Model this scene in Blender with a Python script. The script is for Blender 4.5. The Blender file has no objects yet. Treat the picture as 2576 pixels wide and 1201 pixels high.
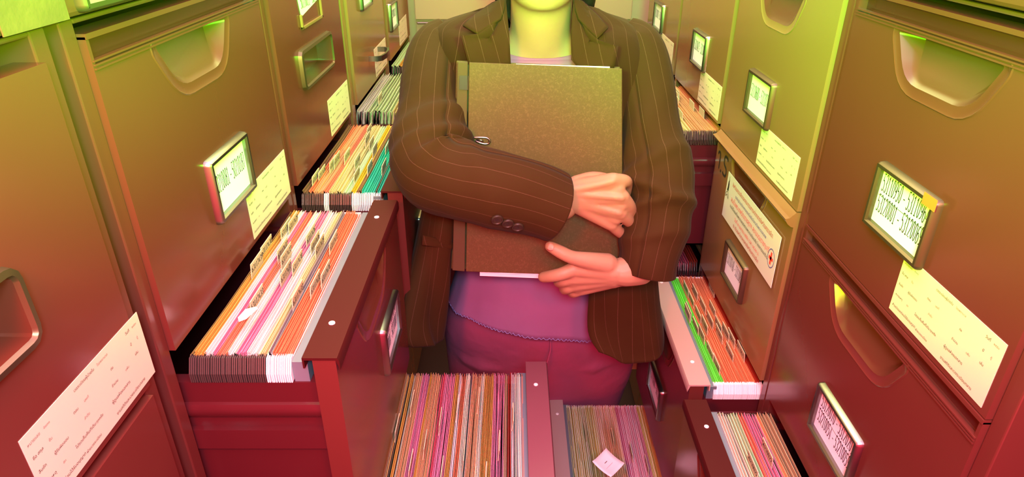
import bpy, bmesh, math, random
from mathutils import Vector, Matrix
R = random.Random(7)
rad = math.radians
scene = bpy.context.scene
col = scene.collection

# ------------------------------------------------------------------ camera
FPX, CAMZ, TILT = 1657.0, 1.56, rad(27.4)
cam_d = bpy.data.cameras.new('camera')
cam_d.sensor_width = 36.0
cam_d.lens = FPX * 36.0 / 2576.0
cam_d.clip_start = 0.01
cam = bpy.data.objects.new('camera', cam_d)
col.objects.link(cam)
cam.location = (0, 0, CAMZ)
cam.rotation_euler = (rad(90) - TILT, 0, 0)
scene.camera = cam

# ------------------------------------------------------------------ colour management, world
scene.view_settings.view_transform = 'Standard'
scene.view_settings.look = 'None'
scene.view_settings.gamma = 1.0
scene.view_settings.use_curve_mapping = False
scene.view_settings.exposure = 0.0
world = bpy.data.worlds.new('room_air')  # added red ambient that lifts the dark surfaces
WORLD = 4.00
scene.world = world
world.use_nodes = True
bg = world.node_tree.nodes['Background']
bg.inputs['Color'].default_value = (1.0, 0.0300, 0.0750, 1)
bg.inputs['Strength'].default_value = WORLD

# ------------------------------------------------------------------ lamps
def lamp(name, kind, loc, target, energy, color, **kw):
    l = bpy.data.lights.new(name, kind)
    l.energy = energy
    l.color = color
    for k, v in kw.items():
        setattr(l, k, v)
    o = bpy.data.objects.new(name, l)
    col.objects.link(o)
    o.location = loc
    d = Vector(target) - Vector(loc)
    o.rotation_euler = d.to_track_quat('-Z', 'Y').to_euler()
    return o
#LB
lamp('ceiling_tube_light', 'AREA', (0.030, 0.700, 2.550), (0.030, 0.700, 0.000), 44.000, (0.818, 0.818, 1.000), shape='RECTANGLE', size=0.9, size_y=2.4)
lamp('far_ceiling_light', 'AREA', (0.030, 2.000, 2.500), (0.030, 1.500, 1.000), 31.000, (0.581, 1.000, 0.290), shape='RECTANGLE', size=1.2, size_y=0.6)  # added yellow-green fill for the far cabinets, not a room lamp
lamp('green_gel_left', 'SPOT', (-0.260, 0.020, 1.660), (0.455, 0.687, 1.868), 540.000, (0.015, 1.000, 0.000), spot_size=1.6232, spot_blend=1.0, shadow_soft_size=0.06)  # added spot, green wash on the upper right row
lamp('green_gel_right', 'SPOT', (0.330, 0.020, 1.660), (-0.365, 0.691, 1.919), 840.000, (0.054, 1.000, 0.005), spot_size=1.5882, spot_blend=1.0, shadow_soft_size=0.06)  # added spot, green wash on the upper left row
lamp('green_gel_middle', 'SPOT', (0.030, -0.250, 1.700), (0.064, 0.715, 1.959), 225.000, (0.000, 1.000, 0.000), spot_size=1.5708, spot_blend=1.0, shadow_soft_size=0.06)  # added spot, green wash down the middle
lamp('red_gel_left', 'SPOT', (-0.260, 0.020, 1.660), (0.284, 0.716, 1.191), 56.746, (1.000, 0.000, 0.000), spot_size=2.2689, spot_blend=1.0, shadow_soft_size=0.06)  # added spot, red wash towards the right row
lamp('red_gel_right', 'SPOT', (0.330, 0.020, 1.660), (-0.214, 0.716, 1.191), 27.284, (1.000, 0.000, 0.065), spot_size=2.2689, spot_blend=1.0, shadow_soft_size=0.06)  # added spot, red wash towards the left row
lamp('camera_flash', 'POINT', (0.030, -0.180, 1.740), (0.000, 1.000, 1.000), 58.000, (0.517, 0.897, 1.000), shadow_soft_size=0.1)
lamp('violet_gel', 'SPOT', (0.030, -0.100, 1.450), (0.048, 0.430, 0.602), 5.000, (0.000, 0.000, 1.000), spot_size=2.0071, spot_blend=1.0, shadow_soft_size=0.06)  # added spot, violet tint for the lower part

#LE

# ------------------------------------------------------------------ helpers
def nodes_of(m):
    return m.node_tree.nodes, m.node_tree.links
def mat(name, color, rough=0.5, metal=0.0, spec=0.5, bump=0.0, bscale=200.0, var=0.0, vscale=30.0, coat=0.0, trans=0.0, sheen=0.0):
    m = bpy.data.materials.new(name)
    m.use_nodes = True
    N, L = nodes_of(m)
    p = N['Principled BSDF']
    p.inputs['Base Color'].default_value = (*color, 1)
    p.inputs['Roughness'].default_value = rough
    p.inputs['Metallic'].default_value = metal
    p.inputs['Specular IOR Level'].default_value = spec
    p.inputs['Coat Weight'].default_value = coat
    p.inputs['Coat Roughness'].default_value = 0.12
    p.inputs['Transmission Weight'].default_value = trans
    if sheen: p.inputs['Sheen Weight'].default_value = sheen
    tc = N.new('ShaderNodeTexCoord')
    nz = N.new('ShaderNodeTexNoise')
    nz.inputs['Scale'].default_value = vscale
    nz.inputs['Detail'].default_value = 5
    L.new(tc.outputs['Object'], nz.inputs['Vector'])
    if var:
        mx = N.new('ShaderNodeMix'); mx.data_type = 'RGBA'
        mx.inputs['A'].default_value = (*[c * (1 - var) for c in color], 1)
        mx.inputs['B'].default_value = (*[min(1, c * (1 + var)) for c in color], 1)
        L.new(nz.outputs['Fac'], mx.inputs['Factor'])
        L.new(mx.outputs['Result'], p.inputs['Base Color'])
    if bump:
        n2 = N.new('ShaderNodeTexNoise'); n2.inputs['Scale'].default_value = bscale
        L.new(tc.outputs['Object'], n2.inputs['Vector'])
        b = N.new('ShaderNodeBump'); b.inputs['Strength'].default_value = bump
        b.inputs['Distance'].default_value = 0.002
        L.new(n2.outputs['Fac'], b.inputs['Height'])
        L.new(b.outputs['Normal'], p.inputs['Normal'])
    return m

class MB:
    def __init__(s):
        s.v, s.f, s.m, s.uv = [], [], [], None
    def add(s, vs, fs, mi=0):
        o = len(s.v)
        s.v += [tuple(v) for v in vs]
        s.f += [tuple(i + o for i in f) for f in fs]
        s.m += [mi] * len(fs)
    def box(s, x0, x1, y0, y1, z0, z1, mi=0):
        s.add([(x0,y0,z0),(x1,y0,z0),(x1,y1,z0),(x0,y1,z0),(x0,y0,z1),(x1,y0,z1),(x1,y1,z1),(x0,y1,z1)],
              [(0,3,2,1),(4,5,6,7),(0,1,5,4),(1,2,6,5),(2,3,7,6),(3,0,4,7)], mi)
    def rings(s, rr, mi=0, cap0=False, cap1=False, closed=True):
        n = len(rr[0]); vs = [v for r in rr for v in r]; fs = []
        for i in range(len(rr) - 1):
            for j in range(n if closed else n - 1):
                k = (j + 1) % n
                fs.append((i*n+j, i*n+k, (i+1)*n+k, (i+1)*n+j))
        if cap0: fs.append(tuple(reversed(range(n))))
        if cap1: fs.append(tuple((len(rr)-1)*n + j for j in range(n)))
        s.add(vs, fs, mi)
    def tube(s, pts, r, seg=8, mi=0, cap=True):
        pts = [Vector(p) for p in pts]; rr = []; up = None
        rs = r if isinstance(r, (list, tuple)) else [r] * len(pts)
        for i, p in enumerate(pts):
            t = (pts[min(i+1, len(pts)-1)] - pts[max(i-1, 0)]).normalized()
            if up is None:
                up = t.orthogonal().normalized()
            up = (up - t * up.dot(t)).normalized(); b = t.cross(up)
            rr.append([p + (up*math.cos(a) + b*math.sin(a)) * rs[i] for a in [2*math.pi*k/seg for k in range(seg)]])
        s.rings(rr, mi, cap, cap)
    def extrude_profile(s, prof, x0, x1, mi=0):      # prof: list of (y,z), extruded along x
        s.rings([[(x0, y, z) for y, z in prof], [(x1, y, z) for y, z in prof]], mi, True, True)
    def mesh(s, name, mats, smooth=None, fix=True):
        me = bpy.data.meshes.new(name)
        me.from_pydata(s.v, [], s.f)
        for m in mats: me.materials.append(m)
        me.polygons.foreach_set('material_index', s.m)
        if s.uv is not None and len(s.uv) == len(s.v):
            ul = me.uv_layers.new(name='cloth')
            for lp in me.loops: ul.data[lp.index].uv = s.uv[lp.vertex_index]
        if fix:
            bm = bmesh.new(); bm.from_mesh(me)
            bmesh.ops.recalc_face_normals(bm, faces=bm.faces)
            bm.to_mesh(me); bm.free()
        if smooth is not None:
            me.polygons.foreach_set('use_smooth', [True] * len(me.polygons))
            if smooth < 3.1: me.set_sharp_from_angle(angle=smooth)
        me.update()
        return me
    def build(s, name, mats, parent=None, smooth=None, bevel=0.0, fix=True):
        if not isinstance(mats, (list, tuple)): mats = [mats]
        o = bpy.data.objects.new(name, s.mesh(name, mats, smooth, fix))
        col.objects.link(o); o.parent = parent
        if bevel:
            b = o.modifiers.new('edge', 'BEVEL'); b.width = bevel; b.segments = 2; b.limit_method = 'ANGLE'; b.angle_limit = rad(50)
        return o
def tag(o, label=None, cat=None, group=None, kind=None):
    for k, v in (('label', label), ('category', cat), ('group', group), ('kind', kind)):
        if v: o[k] = v
    return o
def empty(name, loc=(0,0,0), rz=0, parent=None):
    o = bpy.data.objects.new(name, None); o.empty_display_size = 0.05
    col.objects.link(o); o.location = loc; o.rotation_euler = (0, 0, rz); o.parent = parent
    return o
def link(name, me, parent=None, loc=(0,0,0)):
    o = bpy.data.objects.new(name, me); col.objects.link(o); o.parent = parent; o.location = loc
    return o
def at(px, py, Y):                      # a pixel of the photograph at depth Y -> world point
    X = (px - 1290.0) / FPX; V = (600.0 - py) / FPX
    dy = math.cos(TILT) + V * math.sin(TILT); dz = -math.sin(TILT) + V * math.cos(TILT)
    k = Y / dy
    return Vector((X * k, Y, CAMZ + dz * k))

# printed matter ------------------------------------------------------
def arc(cx, cy, rx, ry, a0, a1, n=14):
    return [(cx + rx*math.cos(rad(a0+(a1-a0)*i/n)), cy + ry*math.sin(rad(a0+(a1-a0)*i/n))) for i in range(n+1)]
GLYPH = {
 '0': [arc(.3,.5,.2,.46,90,450,24)], '1': [[(.14,.8),(.3,.96),(.3,.03)],[(.14,.02),(.46,.02)]],
 '2': [arc(.3,.7,.2,.26,165,-30,14)+[(.1,.03),(.5,.03)]], '3': [arc(.28,.72,.19,.24,150,-80,12), arc(.28,.26,.21,.25,85,-150,14)],
 '4': [[(.52,.28),(.07,.28),(.38,.96),(.38,.02)],[(.27,.02),(.48,.02)]], '5': [[(.5,.94),(.17,.94),(.14,.54)]+arc(.28,.3,.22,.28,120,-140,14)],
 '6': [[(.46,.95)]+arc(.34,.38,.24,.52,110,190,8)+arc(.3,.29,.2,.27,180,540,20)], '7': [[(.1,.8),(.12,.94),(.5,.94),(.24,.02)]],
 '8': [arc(.3,.73,.16,.23,-90,270,20), arc(.3,.26,.2,.25,90,450,20)], '9': [[(.14,.05)]+arc(.26,.62,.24,.52,-70,10,8)+arc(.3,.71,.2,.27,0,360,20)],
 '-': [[(.12,.38),(.48,.38)]],
}
def digits(mb, text, x, z, h, y, mi=1, narrow=0.62, wx=.068, wz=.030):
    """serif style figures drawn with a broad pen, left edge at x, baseline z, on the plane y"""
    for ch in text:
        for st in GLYPH.get(ch, []):
            L_, R_ = [], []
            for i, (a, b) in enumerate(st):
                q0 = st[max(i-1, 0)]; q1 = st[min(i+1, len(st)-1)]
                tx, tz = q1[0]-q0[0], q1[1]-q0[1]; l = math.hypot(tx, tz) or 1
                nx, nz = -tz/l, tx/l
                w = math.hypot(wx*nx, wz*nz)
                L_.append((x+(a+nx*w)*h*narrow/.62, y, z+(b+nz*w)*h)); R_.append((x+(a-nx*w)*h*narrow/.62, y, z+(b-nz*w)*h))
            n = len(st)
            mb.add(L_+R_, [(i, i+1, n+i+1, n+i) for i in range(n-1)], mi)
        x += h * narrow * (1.0 if ch != ' ' else .55)
    return x
def text_width(text, h, narrow=.62):
    return sum(h * narrow * (1.0 if c != ' ' else .55) for c in text)
_txt = {}
def type_on(mb, s, x, z, size, y, mi=1, width=None, align='LEFT'):
    """set a line of type as flat mesh letters on the plane y"""
    if s not in _txt:
        c = bpy.data.curves.new('type', 'FONT'); c.body = s; c.size = 1.0; c.resolution_u = 2
        o = bpy.data.objects.new('type', c); col.objects.link(o)
        dg = bpy.context.evaluated_depsgraph_get(); dg.update()
        me = bpy.data.meshes.new_from_object(o.evaluated_get(dg))
        _txt[s] = ([tuple(v.co) for v in me.vertices], [tuple(p.vertices) for p in me.polygons])
        bpy.data.objects.remove(o); bpy.data.curves.remove(c); bpy.data.meshes.remove(me)
    vs, fs = _txt[s]
    if not vs: return
    w0 = max(v[0] for v in vs); k = size if width is None else width / w0
    off = -w0*k/2 if align == 'CENTER' else 0
    mb.add([(x + off + v[0]*k, y, z + v[1]*size) for v in vs], fs, mi)

# ------------------------------------------------------------------ materials
M = {}
M['enamel'] = mat('grey_enamel', (.104,.0210,.017), .19, 0, .45, bump=.02, bscale=60, var=.06, vscale=6)  # grey paint with the red light wash put into its colour
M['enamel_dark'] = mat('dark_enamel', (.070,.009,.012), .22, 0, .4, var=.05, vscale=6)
M['enamel_pale'] = mat('pale_enamel', (.20,.095,.040), .18, 0, .45, var=.05, vscale=5)  # same paint lightened, brighter upper and far light put into the colour
M['steel_plate'] = mat('zinc_plate', (.15,.19,.22), .42, .2, .5, bump=.04, bscale=300, var=.05)
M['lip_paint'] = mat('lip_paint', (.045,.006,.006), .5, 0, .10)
M['mauve_paint'] = mat('mauve_paint', (.15,.055,.07), .34, 0, .5)
M['pale_paint'] = mat('pale_paint', (.40,.28,.25), .30, 0, .5)  # paler tone for some drawer lips
M['gasket'] = mat('black_gasket', (.012,.010,.010), .5)
M['recess'] = mat('recess_enamel', (.080,.018,.011), .28, 0, .5)
M['chrome'] = mat('chrome', (.24,.23,.22), .30, 1.0)
M['bronze'] = mat('dull_bronze', (.12,.08,.05), .38, .8)
M['card'] = mat('label_card', (.78,.78,.90), .6)
M['manila'] = mat('manila_sticker', (.56,.47,.36), .7, var=.03, vscale=20)
M['ink'] = mat('black_ink', (.015,.012,.012), .6)
M['ink_faint'] = mat('faded_ink', (.16,.13,.11), .7)
M['ink_red'] = mat('red_ink', (.50,.03,.02), .6)
M['ink_pink'] = mat('pink_ink', (.75,.10,.13), .6)
M['ink_violet'] = mat('violet_ink', (.10,.07,.30), .6)
M['white'] = mat('white_plastic', (.80,.79,.78), .4)
M['paper'] = mat('white_paper', (.82,.82,.82), .7)
M['brown_tip'] = mat('brown_metal_hook', (.12,.085,.075), .35, .6)
M['tab'] = mat('clear_tab_card', (.55,.52,.32), .4)
# ------------------------------------------------------------------ room shell
XL, XR = -0.34, 0.415
YB = 2.265
def struct(name, mb, m):
    return tag(mb.build(name, m), kind='structure')
M['floor'] = mat('floor_vinyl', (.035,.012,.012), .45, var=.15, vscale=8)
M['wall'] = mat('wall_paint', (.50,.48,.36), .8, bump=.1, bscale=80)
b = MB(); b.box(-1.3, 1.4, -1.2, 2.95, -.05, 0); struct('floor', b, M['floor'])
b = MB(); b.box(-1.3, 1.4, 2.85, 2.95, 0, 2.7); struct('wall_back', b, M['wall'])
b = MB(); b.box(-1.3, -1.2, -1.2, 2.85, 0, 2.7); struct('wall_left', b, M['wall'])
b = MB(); b.box(1.3, 1.4, -1.2, 2.85, 0, 2.7); struct('wall_right', b, M['wall'])

# ------------------------------------------------------------------ filing cabinets
ROWZ = [1.153, 0.841, 0.529, 0.163]       # bottom of each drawer row
DH = 0.300                                # height of a drawer front
DW = 0.392

def ring_outline(pts, off):               # grow a closed (x,z) outline
    n = len(pts); out = []
    for i in range(n):
        a, p, c = pts[i-1], pts[i], pts[(i+1) % n]
        t = Vector((c[0]-a[0], c[1]-a[1])).normalized()
        out.append((p[0] + t.y*off, p[1] - t.x*off))
    return out
def inward(pts, k):
    cx = sum(p[0] for p in pts)/len(pts); cz = sum(p[1] for p in pts)/len(pts)
    return [(cx+(a-cx)*k, cz+(c-cz)*k) for a, c in pts]
def rounded(pts, r, n=4):                 # round the corners of a polygon given counter-clockwise
    out = []
    for i, p in enumerate(pts):
        rr = r[i] if isinstance(r, (list, tuple)) else r
        a, c = Vector(pts[i-1]), Vector(pts[(i+1) % len(pts)]); p = Vector(p)
        u, w = (a-p).normalized(), (c-p).normalized()
        p0, p1 = p + u*rr, p + w*rr
        for k in range(n+1):
            t = k/n
            out.append(tuple(p0*(1-t)**2 + p*2*t*(1-t) + p1*t*t))
    return out
def slab_with_pocket(mb, x0, x1, z0, z1, outline, depth, kind):
    """front sheet of a drawer with a pressed grip; mats 0 enamel, 1 recess, 2 frame"""
    n = len(outline)
    cx = sum(p[0] for p in outline)/n; cz = sum(p[1] for p in outline)/n
    outer = []
    for (px, pz) in ring_outline(outline, .016):
        dx, dz = px-cx, pz-cz
        ts = []
        if dx > 1e-9: ts.append((x1-cx)/dx)
        if dx < -1e-9: ts.append((x0-cx)/dx)
        if dz > 1e-9: ts.append((z1-cz)/dz)
        if dz < -1e-9: ts.append((z0-cz)/dz)
        t = min(ts); outer.append([cx+dx*t, cz+dz*t])
    for c in ((x0,z0),(x1,z0),(x1,z1),(x0,z1)):       # snap the nearest to each corner
        j = min(range(n), key=lambda i: (outer[i][0]-c[0])**2+(outer[i][1]-c[1])**2)
        outer[j] = list(c)
    P = lambda o, y: [(a, y, min(c, z1)) for a, c in o]
    if kind == 'pressed':
        o2, o1, o0 = ring_outline(outline, .0125), ring_outline(outline, .0112), ring_outline(outline, .0098)
        mb.rings([P(outer, 0), P(ring_outline(outline, .016), 0), P(o2, 0), P(o1, -.0009), P(o0, 0), P(outline, .0004)], 0)
        fl = [(a, c, depth*(.25+.75*min(1, max(0, (c-(z1-.048))/.030)))) for a, c in inward(outline, .80)]
        mid = [(a, c, depth*.55*(.25+.75*min(1, max(0, (c-(z1-.052))/.034)))) for a, c in inward(outline, .91)]
        Q = lambda o: [(a, d, min(c, z1)) for a, c, d in o]
        mb.rings([P(outline, .0004), Q(mid), Q(fl)], 1, False, True)
    else:
        f1, f0 = ring_outline(outline, .007), outline
        mb.rings([P(outer, 0), P(ring_outline(outline, .008), 0)], 0)
        mb.rings([P(ring_outline(outline, .008), 0), P(f1, -.006), P(ring_outline(outline, .002), -.007), P(f0, -.004)], 2)
        mb.rings([P(f0, -.004), P(ring_outline(outline, -.001), depth), P(ring_outline(outline, -.004), depth*1.05)], 1, False, True)

GRIP = rounded([(-.062,.243),(.050,.243),(.078,.287),(-.094,.287)], [.025,.025,.006,.006], 5)
GRIPLOW = rounded([(-.062,.233),(.050,.233),(.078,.281),(-.094,.281)], [.025,.025,.006,.006], 5)
POCKET = rounded([(-.094,.133),(.090,.133),(.090,.182),(-.094,.182)], .006, 3)

def drawer_mesh(kind, h=DH, w=DW, open_=0.0, plate=True):
    mb = MB(); x0, x1 = -w/2, w/2
    strip = kind in ('groove', 'lip')
    zt = h - (.014 if strip else 0)
    if kind in ('groove',):   slab_with_pocket(mb, x0, x1, 0, zt, [(a, min(c, zt-.002)) for a, c in GRIPLOW], .020, 'pressed')
    elif kind in ('lip', 'plain', 'open'): slab_with_pocket(mb, x0, x1, 0, zt, [(a, min(c, zt-.002)) for a, c in GRIPLOW], .005 if kind == 'lip' else .018, 'pressed')
    elif kind == 'pocket':    slab_with_pocket(mb, x0, x1, 0, zt, POCKET, .024, 'frame')
    else:
        mb.add([(x0,0,0),(x1,0,0),(x1,0,zt),(x0,0,zt)], [(0,1,2,3)])
    # edges of the pressed front, folded back
    T = .024
    for (ax, az), (bx, bz) in (((x0,0),(x1,0)),((x1,0),(x1,zt)),((x1,zt),(x0,zt)),((x0,zt),(x0,0))):
        mb.add([(ax,0,az),(bx,0,bz),(bx,T,bz),(ax,T,az)], [(0,1,2,3)])
    mb.add([(x0,T,0),(x1,T,0),(x1,T,zt),(x0,T,zt)], [(3,2,1,0)])
    if kind == 'groove':                  # finger channel with fine ribs along the top edge
        for k in range(3):
            z = zt - .0045 + k*.0032
            mb.box(x0+.001, x1-.001, -.0015, .004, z, z+.0016)
        mb.box(x0, x1, .010, T, zt, h+.010, 4)
        mb.box(x0, x1, -.001, T, h+.006, h+.0105)
        mb.box(x0, x0+.004, 0, T, zt, h+.008); mb.box(x1-.004, x1, 0, T, zt, h+.008)
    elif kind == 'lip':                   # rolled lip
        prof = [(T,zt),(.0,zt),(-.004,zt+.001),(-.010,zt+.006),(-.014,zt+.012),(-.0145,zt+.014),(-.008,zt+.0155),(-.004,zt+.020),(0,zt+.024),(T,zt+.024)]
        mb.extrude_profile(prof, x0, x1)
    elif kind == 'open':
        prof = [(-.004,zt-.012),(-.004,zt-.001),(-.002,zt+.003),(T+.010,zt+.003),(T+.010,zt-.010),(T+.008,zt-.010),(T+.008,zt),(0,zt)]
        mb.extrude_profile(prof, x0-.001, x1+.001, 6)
    if open_ > 0:                         # the tray behind the front
        bx0, bx1 = x0+.010, x1-.010; yb = .50
        zr = h - .040
        for xa, sgn in ((bx0, 1), (bx1, -1)):
            xb = xa + sgn*.0022
            lo, hi = min(xa, xb), max(xa, xb)
            mb.box(lo, hi, T, yb, .030, zr, 4)
            # folded hanging rail, slide ridge and lower runner
            mb.box(min(xa, xa+sgn*.014), max(xa, xa+sgn*.014), T, yb, zr, zr+.0025, 4)
            mb.rings([[(xa - sgn*.006*math.sin(t), y, zr-.034+.010*math.cos(t)) for t in [math.pi*k/6 for k in range(7)]] for y in (T, yb)], 4, closed=False)
            mb.box(min(xa, xa-sgn*.007), max(xa, xa-sgn*.007), T, yb, zr-.085, zr-.058, 4)
        mb.box(bx0, bx1, T, yb, .030, .033, 4)
        mb.box(bx0, bx1, yb-.003, yb, .03, zr, 4)
        if plate:
            mb.box(bx0+.002, bx1-.002, T+.010, T+.026, zr-.02, h-.012, 5)
    return mb
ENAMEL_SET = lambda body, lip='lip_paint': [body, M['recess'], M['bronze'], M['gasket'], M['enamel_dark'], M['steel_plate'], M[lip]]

def holder_mesh(w=.116, h=.078, slot=True):
    mb = MB()
    o = rounded([(-w/2,0),(w/2,0),(w/2,h),(-w/2,h)], .006, 3)
    P = lambda q, y: [(a, y, c) for a, c in q]
    mb.rings([P(o, 0), P(ring_outline(o,-.0008), -.006), P(ring_outline(o,-.003), -.0085), P(ring_outline(o,-.0065), -.0085), P(ring_outline(o,-.0085), -.006), P(ring_outline(o,-.0088), -.0012)], 0)
    return mb.mesh('label_holder', [M['chrome']], rad(35))
def holder_bronze():
    me = HOLDER.copy(); me.materials.clear(); me.materials.append(M['bronze']); return me
def card_mesh(lines, h, w=.098, ch=.060):
    mb = MB(); mb.box(-w/2, w/2, -.0022, -.0010, .009, .009+ch, 0)
    n = len(lines)
    if n == 2:
        mb.box(-w/2+.001, w/2-.001, -.00235, -.0022, .009+ch*.52, .009+ch*.52+.0005, 1)
    for i, t in enumerate(lines):
        nar = .62; wd = text_width(t, h, nar)
        if wd > w*.93: nar *= w*.93/wd; wd = text_width(t, h, nar)
        zz = .009 + (ch*.40 if n == 1 else (ch*.62 if i == 0 else ch*.22))
        digits(mb, t, -wd/2, zz, h, -.00245, 1, nar)
    return mb.mesh('label_card', [M['card'], M['ink']], fix=False)
def sticker_mesh():
    mb = MB(); w, h = .160, .068
    mb.box(0, w, -.0006, 0, 0, h, 0)
    Y = -.0008
    F = [('หมายเลข', .004, .058, .0052, 2), ('๕๐๓๑', .022, .0585, .0045, 2), ('เวชระเบียนผู้ป่วยใน', .060, .060, .0050, 1), ('โรงพยาบาล', .092, .060, .0046, 2), ('วันที่', .136, .059, .0055, 1), ('๒๕๕๑', .147, .059, .0045, 2),
         ('ชื่อ สกุล', .004, .046, .0050, 1), ('ชั้น', .022, .046, .0046, 2), ('ตอน', .052, .045, .0048, 1), ('เลขที่', .066, .045, .0044, 2), ('ถึง', .105, .045, .0048, 1), ('ปี', .138, .046, .0052, 1), ('ตู้', .149, .046, .0046, 2),
         ('ลิ้นชัก', .004, .033, .0050, 1), ('ผู้รับผิดชอบ', .022, .033, .0050, 1), ('ลำดับ', .060, .032, .0046, 2), ('จำนวน', .100, .031, .0050, 1), ('แฟ้ม', .122, .031, .0044, 2), ('เล่ม', .140, .034, .0052, 1),
         ('หมายเหตุ', .004, .020, .0050, 1), ('๕๓', .026, .020, .0044, 2), ('โปรดเก็บคืนที่เดิม', .042, .019, .0054, 1), ('ทุกครั้ง', .070, .019, .0048, 1), ('ผู้ดูแลห้องเอกสาร', .094, .018, .0056, 1),
         ('ห้ามนำออกก่อนได้รับอนุญาต', .004, .007, .0054, 1), ('ฝ่ายเวชระเบียน', .050, .006, .0048, 1), ('งานสถิติและเวชระเบียนกลาง', .095, .005, .0058, 1)]
    for s, x, z, sz, mi in F: type_on(mb, s, x, z, sz*.74, Y, mi)
    return mb.mesh('paper_sticker', [M['manila'], M['ink'], M['ink_faint']], fix=False)
HOLDER = holder_mesh()
HOLDER_B = holder_bronze()
STICK = sticker_mesh()

def bar_handle_mesh():
    mb = MB()
    pts = [(-.058,0,.0),(-.058,-.020,.0),(-.050,-.030,.0),(-.02,-.036,0),(.02,-.036,0),(.050,-.030,0),(.058,-.020,0),(.058,0,0)]
    rr = []
    for i, p in enumerate(pts):
        rr.append([(p[0], p[1], -.006), (p[0], p[1], .006), (p[0]*.93, p[1]*.86, .006), (p[0]*.93, p[1]*.86, -.006)])
    mb.rings(rr, 0, True, True)
    return mb.mesh('handle', [M['chrome']], rad(40))
BAR = bar_handle_mesh()

class Cab: pass
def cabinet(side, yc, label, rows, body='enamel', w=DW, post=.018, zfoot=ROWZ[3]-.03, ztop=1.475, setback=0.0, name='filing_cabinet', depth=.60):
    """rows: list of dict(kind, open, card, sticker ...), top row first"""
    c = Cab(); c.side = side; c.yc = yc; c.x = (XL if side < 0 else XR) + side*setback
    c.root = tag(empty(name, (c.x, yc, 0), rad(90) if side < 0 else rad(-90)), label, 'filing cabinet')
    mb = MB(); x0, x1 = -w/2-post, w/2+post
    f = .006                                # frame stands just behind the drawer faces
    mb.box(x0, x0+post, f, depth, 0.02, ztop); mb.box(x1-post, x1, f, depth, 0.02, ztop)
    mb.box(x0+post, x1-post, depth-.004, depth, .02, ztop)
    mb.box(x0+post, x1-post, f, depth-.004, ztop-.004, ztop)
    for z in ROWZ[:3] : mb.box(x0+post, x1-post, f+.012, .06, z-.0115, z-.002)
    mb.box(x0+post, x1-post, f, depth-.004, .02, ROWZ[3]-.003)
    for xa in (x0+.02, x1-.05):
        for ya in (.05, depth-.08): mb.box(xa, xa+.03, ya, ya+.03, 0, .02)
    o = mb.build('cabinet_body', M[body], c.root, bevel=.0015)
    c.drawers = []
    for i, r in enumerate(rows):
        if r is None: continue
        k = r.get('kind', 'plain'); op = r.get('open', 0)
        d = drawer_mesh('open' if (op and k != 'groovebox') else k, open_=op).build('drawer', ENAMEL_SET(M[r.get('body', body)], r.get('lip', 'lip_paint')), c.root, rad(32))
        d.location = (r.get('dx', 0), -op, ROWZ[i]); c.drawers.append(d)
        if 'card' in r:
            link('label_holder', HOLDER_B if r.get('bronze') else HOLDER, d, (r.get('hx', .002), 0, r.get('hz', .070)))
            link('label_card', card_mesh(r['card'], r.get('ch', .021 if len(r['card']) == 2 else .022)), d, (r.get('hx', .002), 0, r.get('hz', .070)))
        if r.get('sticker'): link('paper_sticker', STICK, d, (r.get('sx', .028), 0, .006))
        if r.get('bar'): link('handle', BAR, d, r['bar'])
        if op:
            for sx in (-.135, .135):
                s = MB(); s.rings([[(rr*math.cos(t), rr*math.sin(t), z) for t in [math.pi*2*k/12 for k in range(12)]] for rr, z in ((.0037,0),(.0035,.0010),(.002,.0015))], 0, False, True)
                link('screw_cap', s.mesh('screw_cap', [M['white']], rad(40)), d, (sx, .018, DH + .003))
    return c
def open_row(op, **k): return dict(kind='open', open=op, **k)
G = 'groove'
# left row, nearest first
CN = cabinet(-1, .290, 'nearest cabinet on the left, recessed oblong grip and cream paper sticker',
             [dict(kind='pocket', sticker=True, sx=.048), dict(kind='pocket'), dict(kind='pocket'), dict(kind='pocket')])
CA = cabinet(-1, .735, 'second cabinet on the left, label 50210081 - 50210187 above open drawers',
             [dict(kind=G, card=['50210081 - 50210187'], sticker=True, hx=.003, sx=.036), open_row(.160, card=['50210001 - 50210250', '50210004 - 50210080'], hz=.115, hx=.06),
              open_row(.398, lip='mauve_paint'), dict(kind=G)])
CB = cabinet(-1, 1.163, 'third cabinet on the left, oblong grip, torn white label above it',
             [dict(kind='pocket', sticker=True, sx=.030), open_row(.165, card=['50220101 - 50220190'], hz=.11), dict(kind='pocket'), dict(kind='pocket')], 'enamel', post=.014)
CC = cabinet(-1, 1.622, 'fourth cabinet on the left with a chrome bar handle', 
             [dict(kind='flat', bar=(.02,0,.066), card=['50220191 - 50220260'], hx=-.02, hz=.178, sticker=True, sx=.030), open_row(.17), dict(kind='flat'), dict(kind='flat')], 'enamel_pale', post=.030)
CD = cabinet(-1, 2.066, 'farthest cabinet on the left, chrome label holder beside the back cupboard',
             [dict(kind='flat', card=['50230011'], sticker=True, hx=-.11, hz=.070, sx=-.02), open_row(.14), dict(kind='flat'), dict(kind='flat')], 'enamel_pale')
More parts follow.
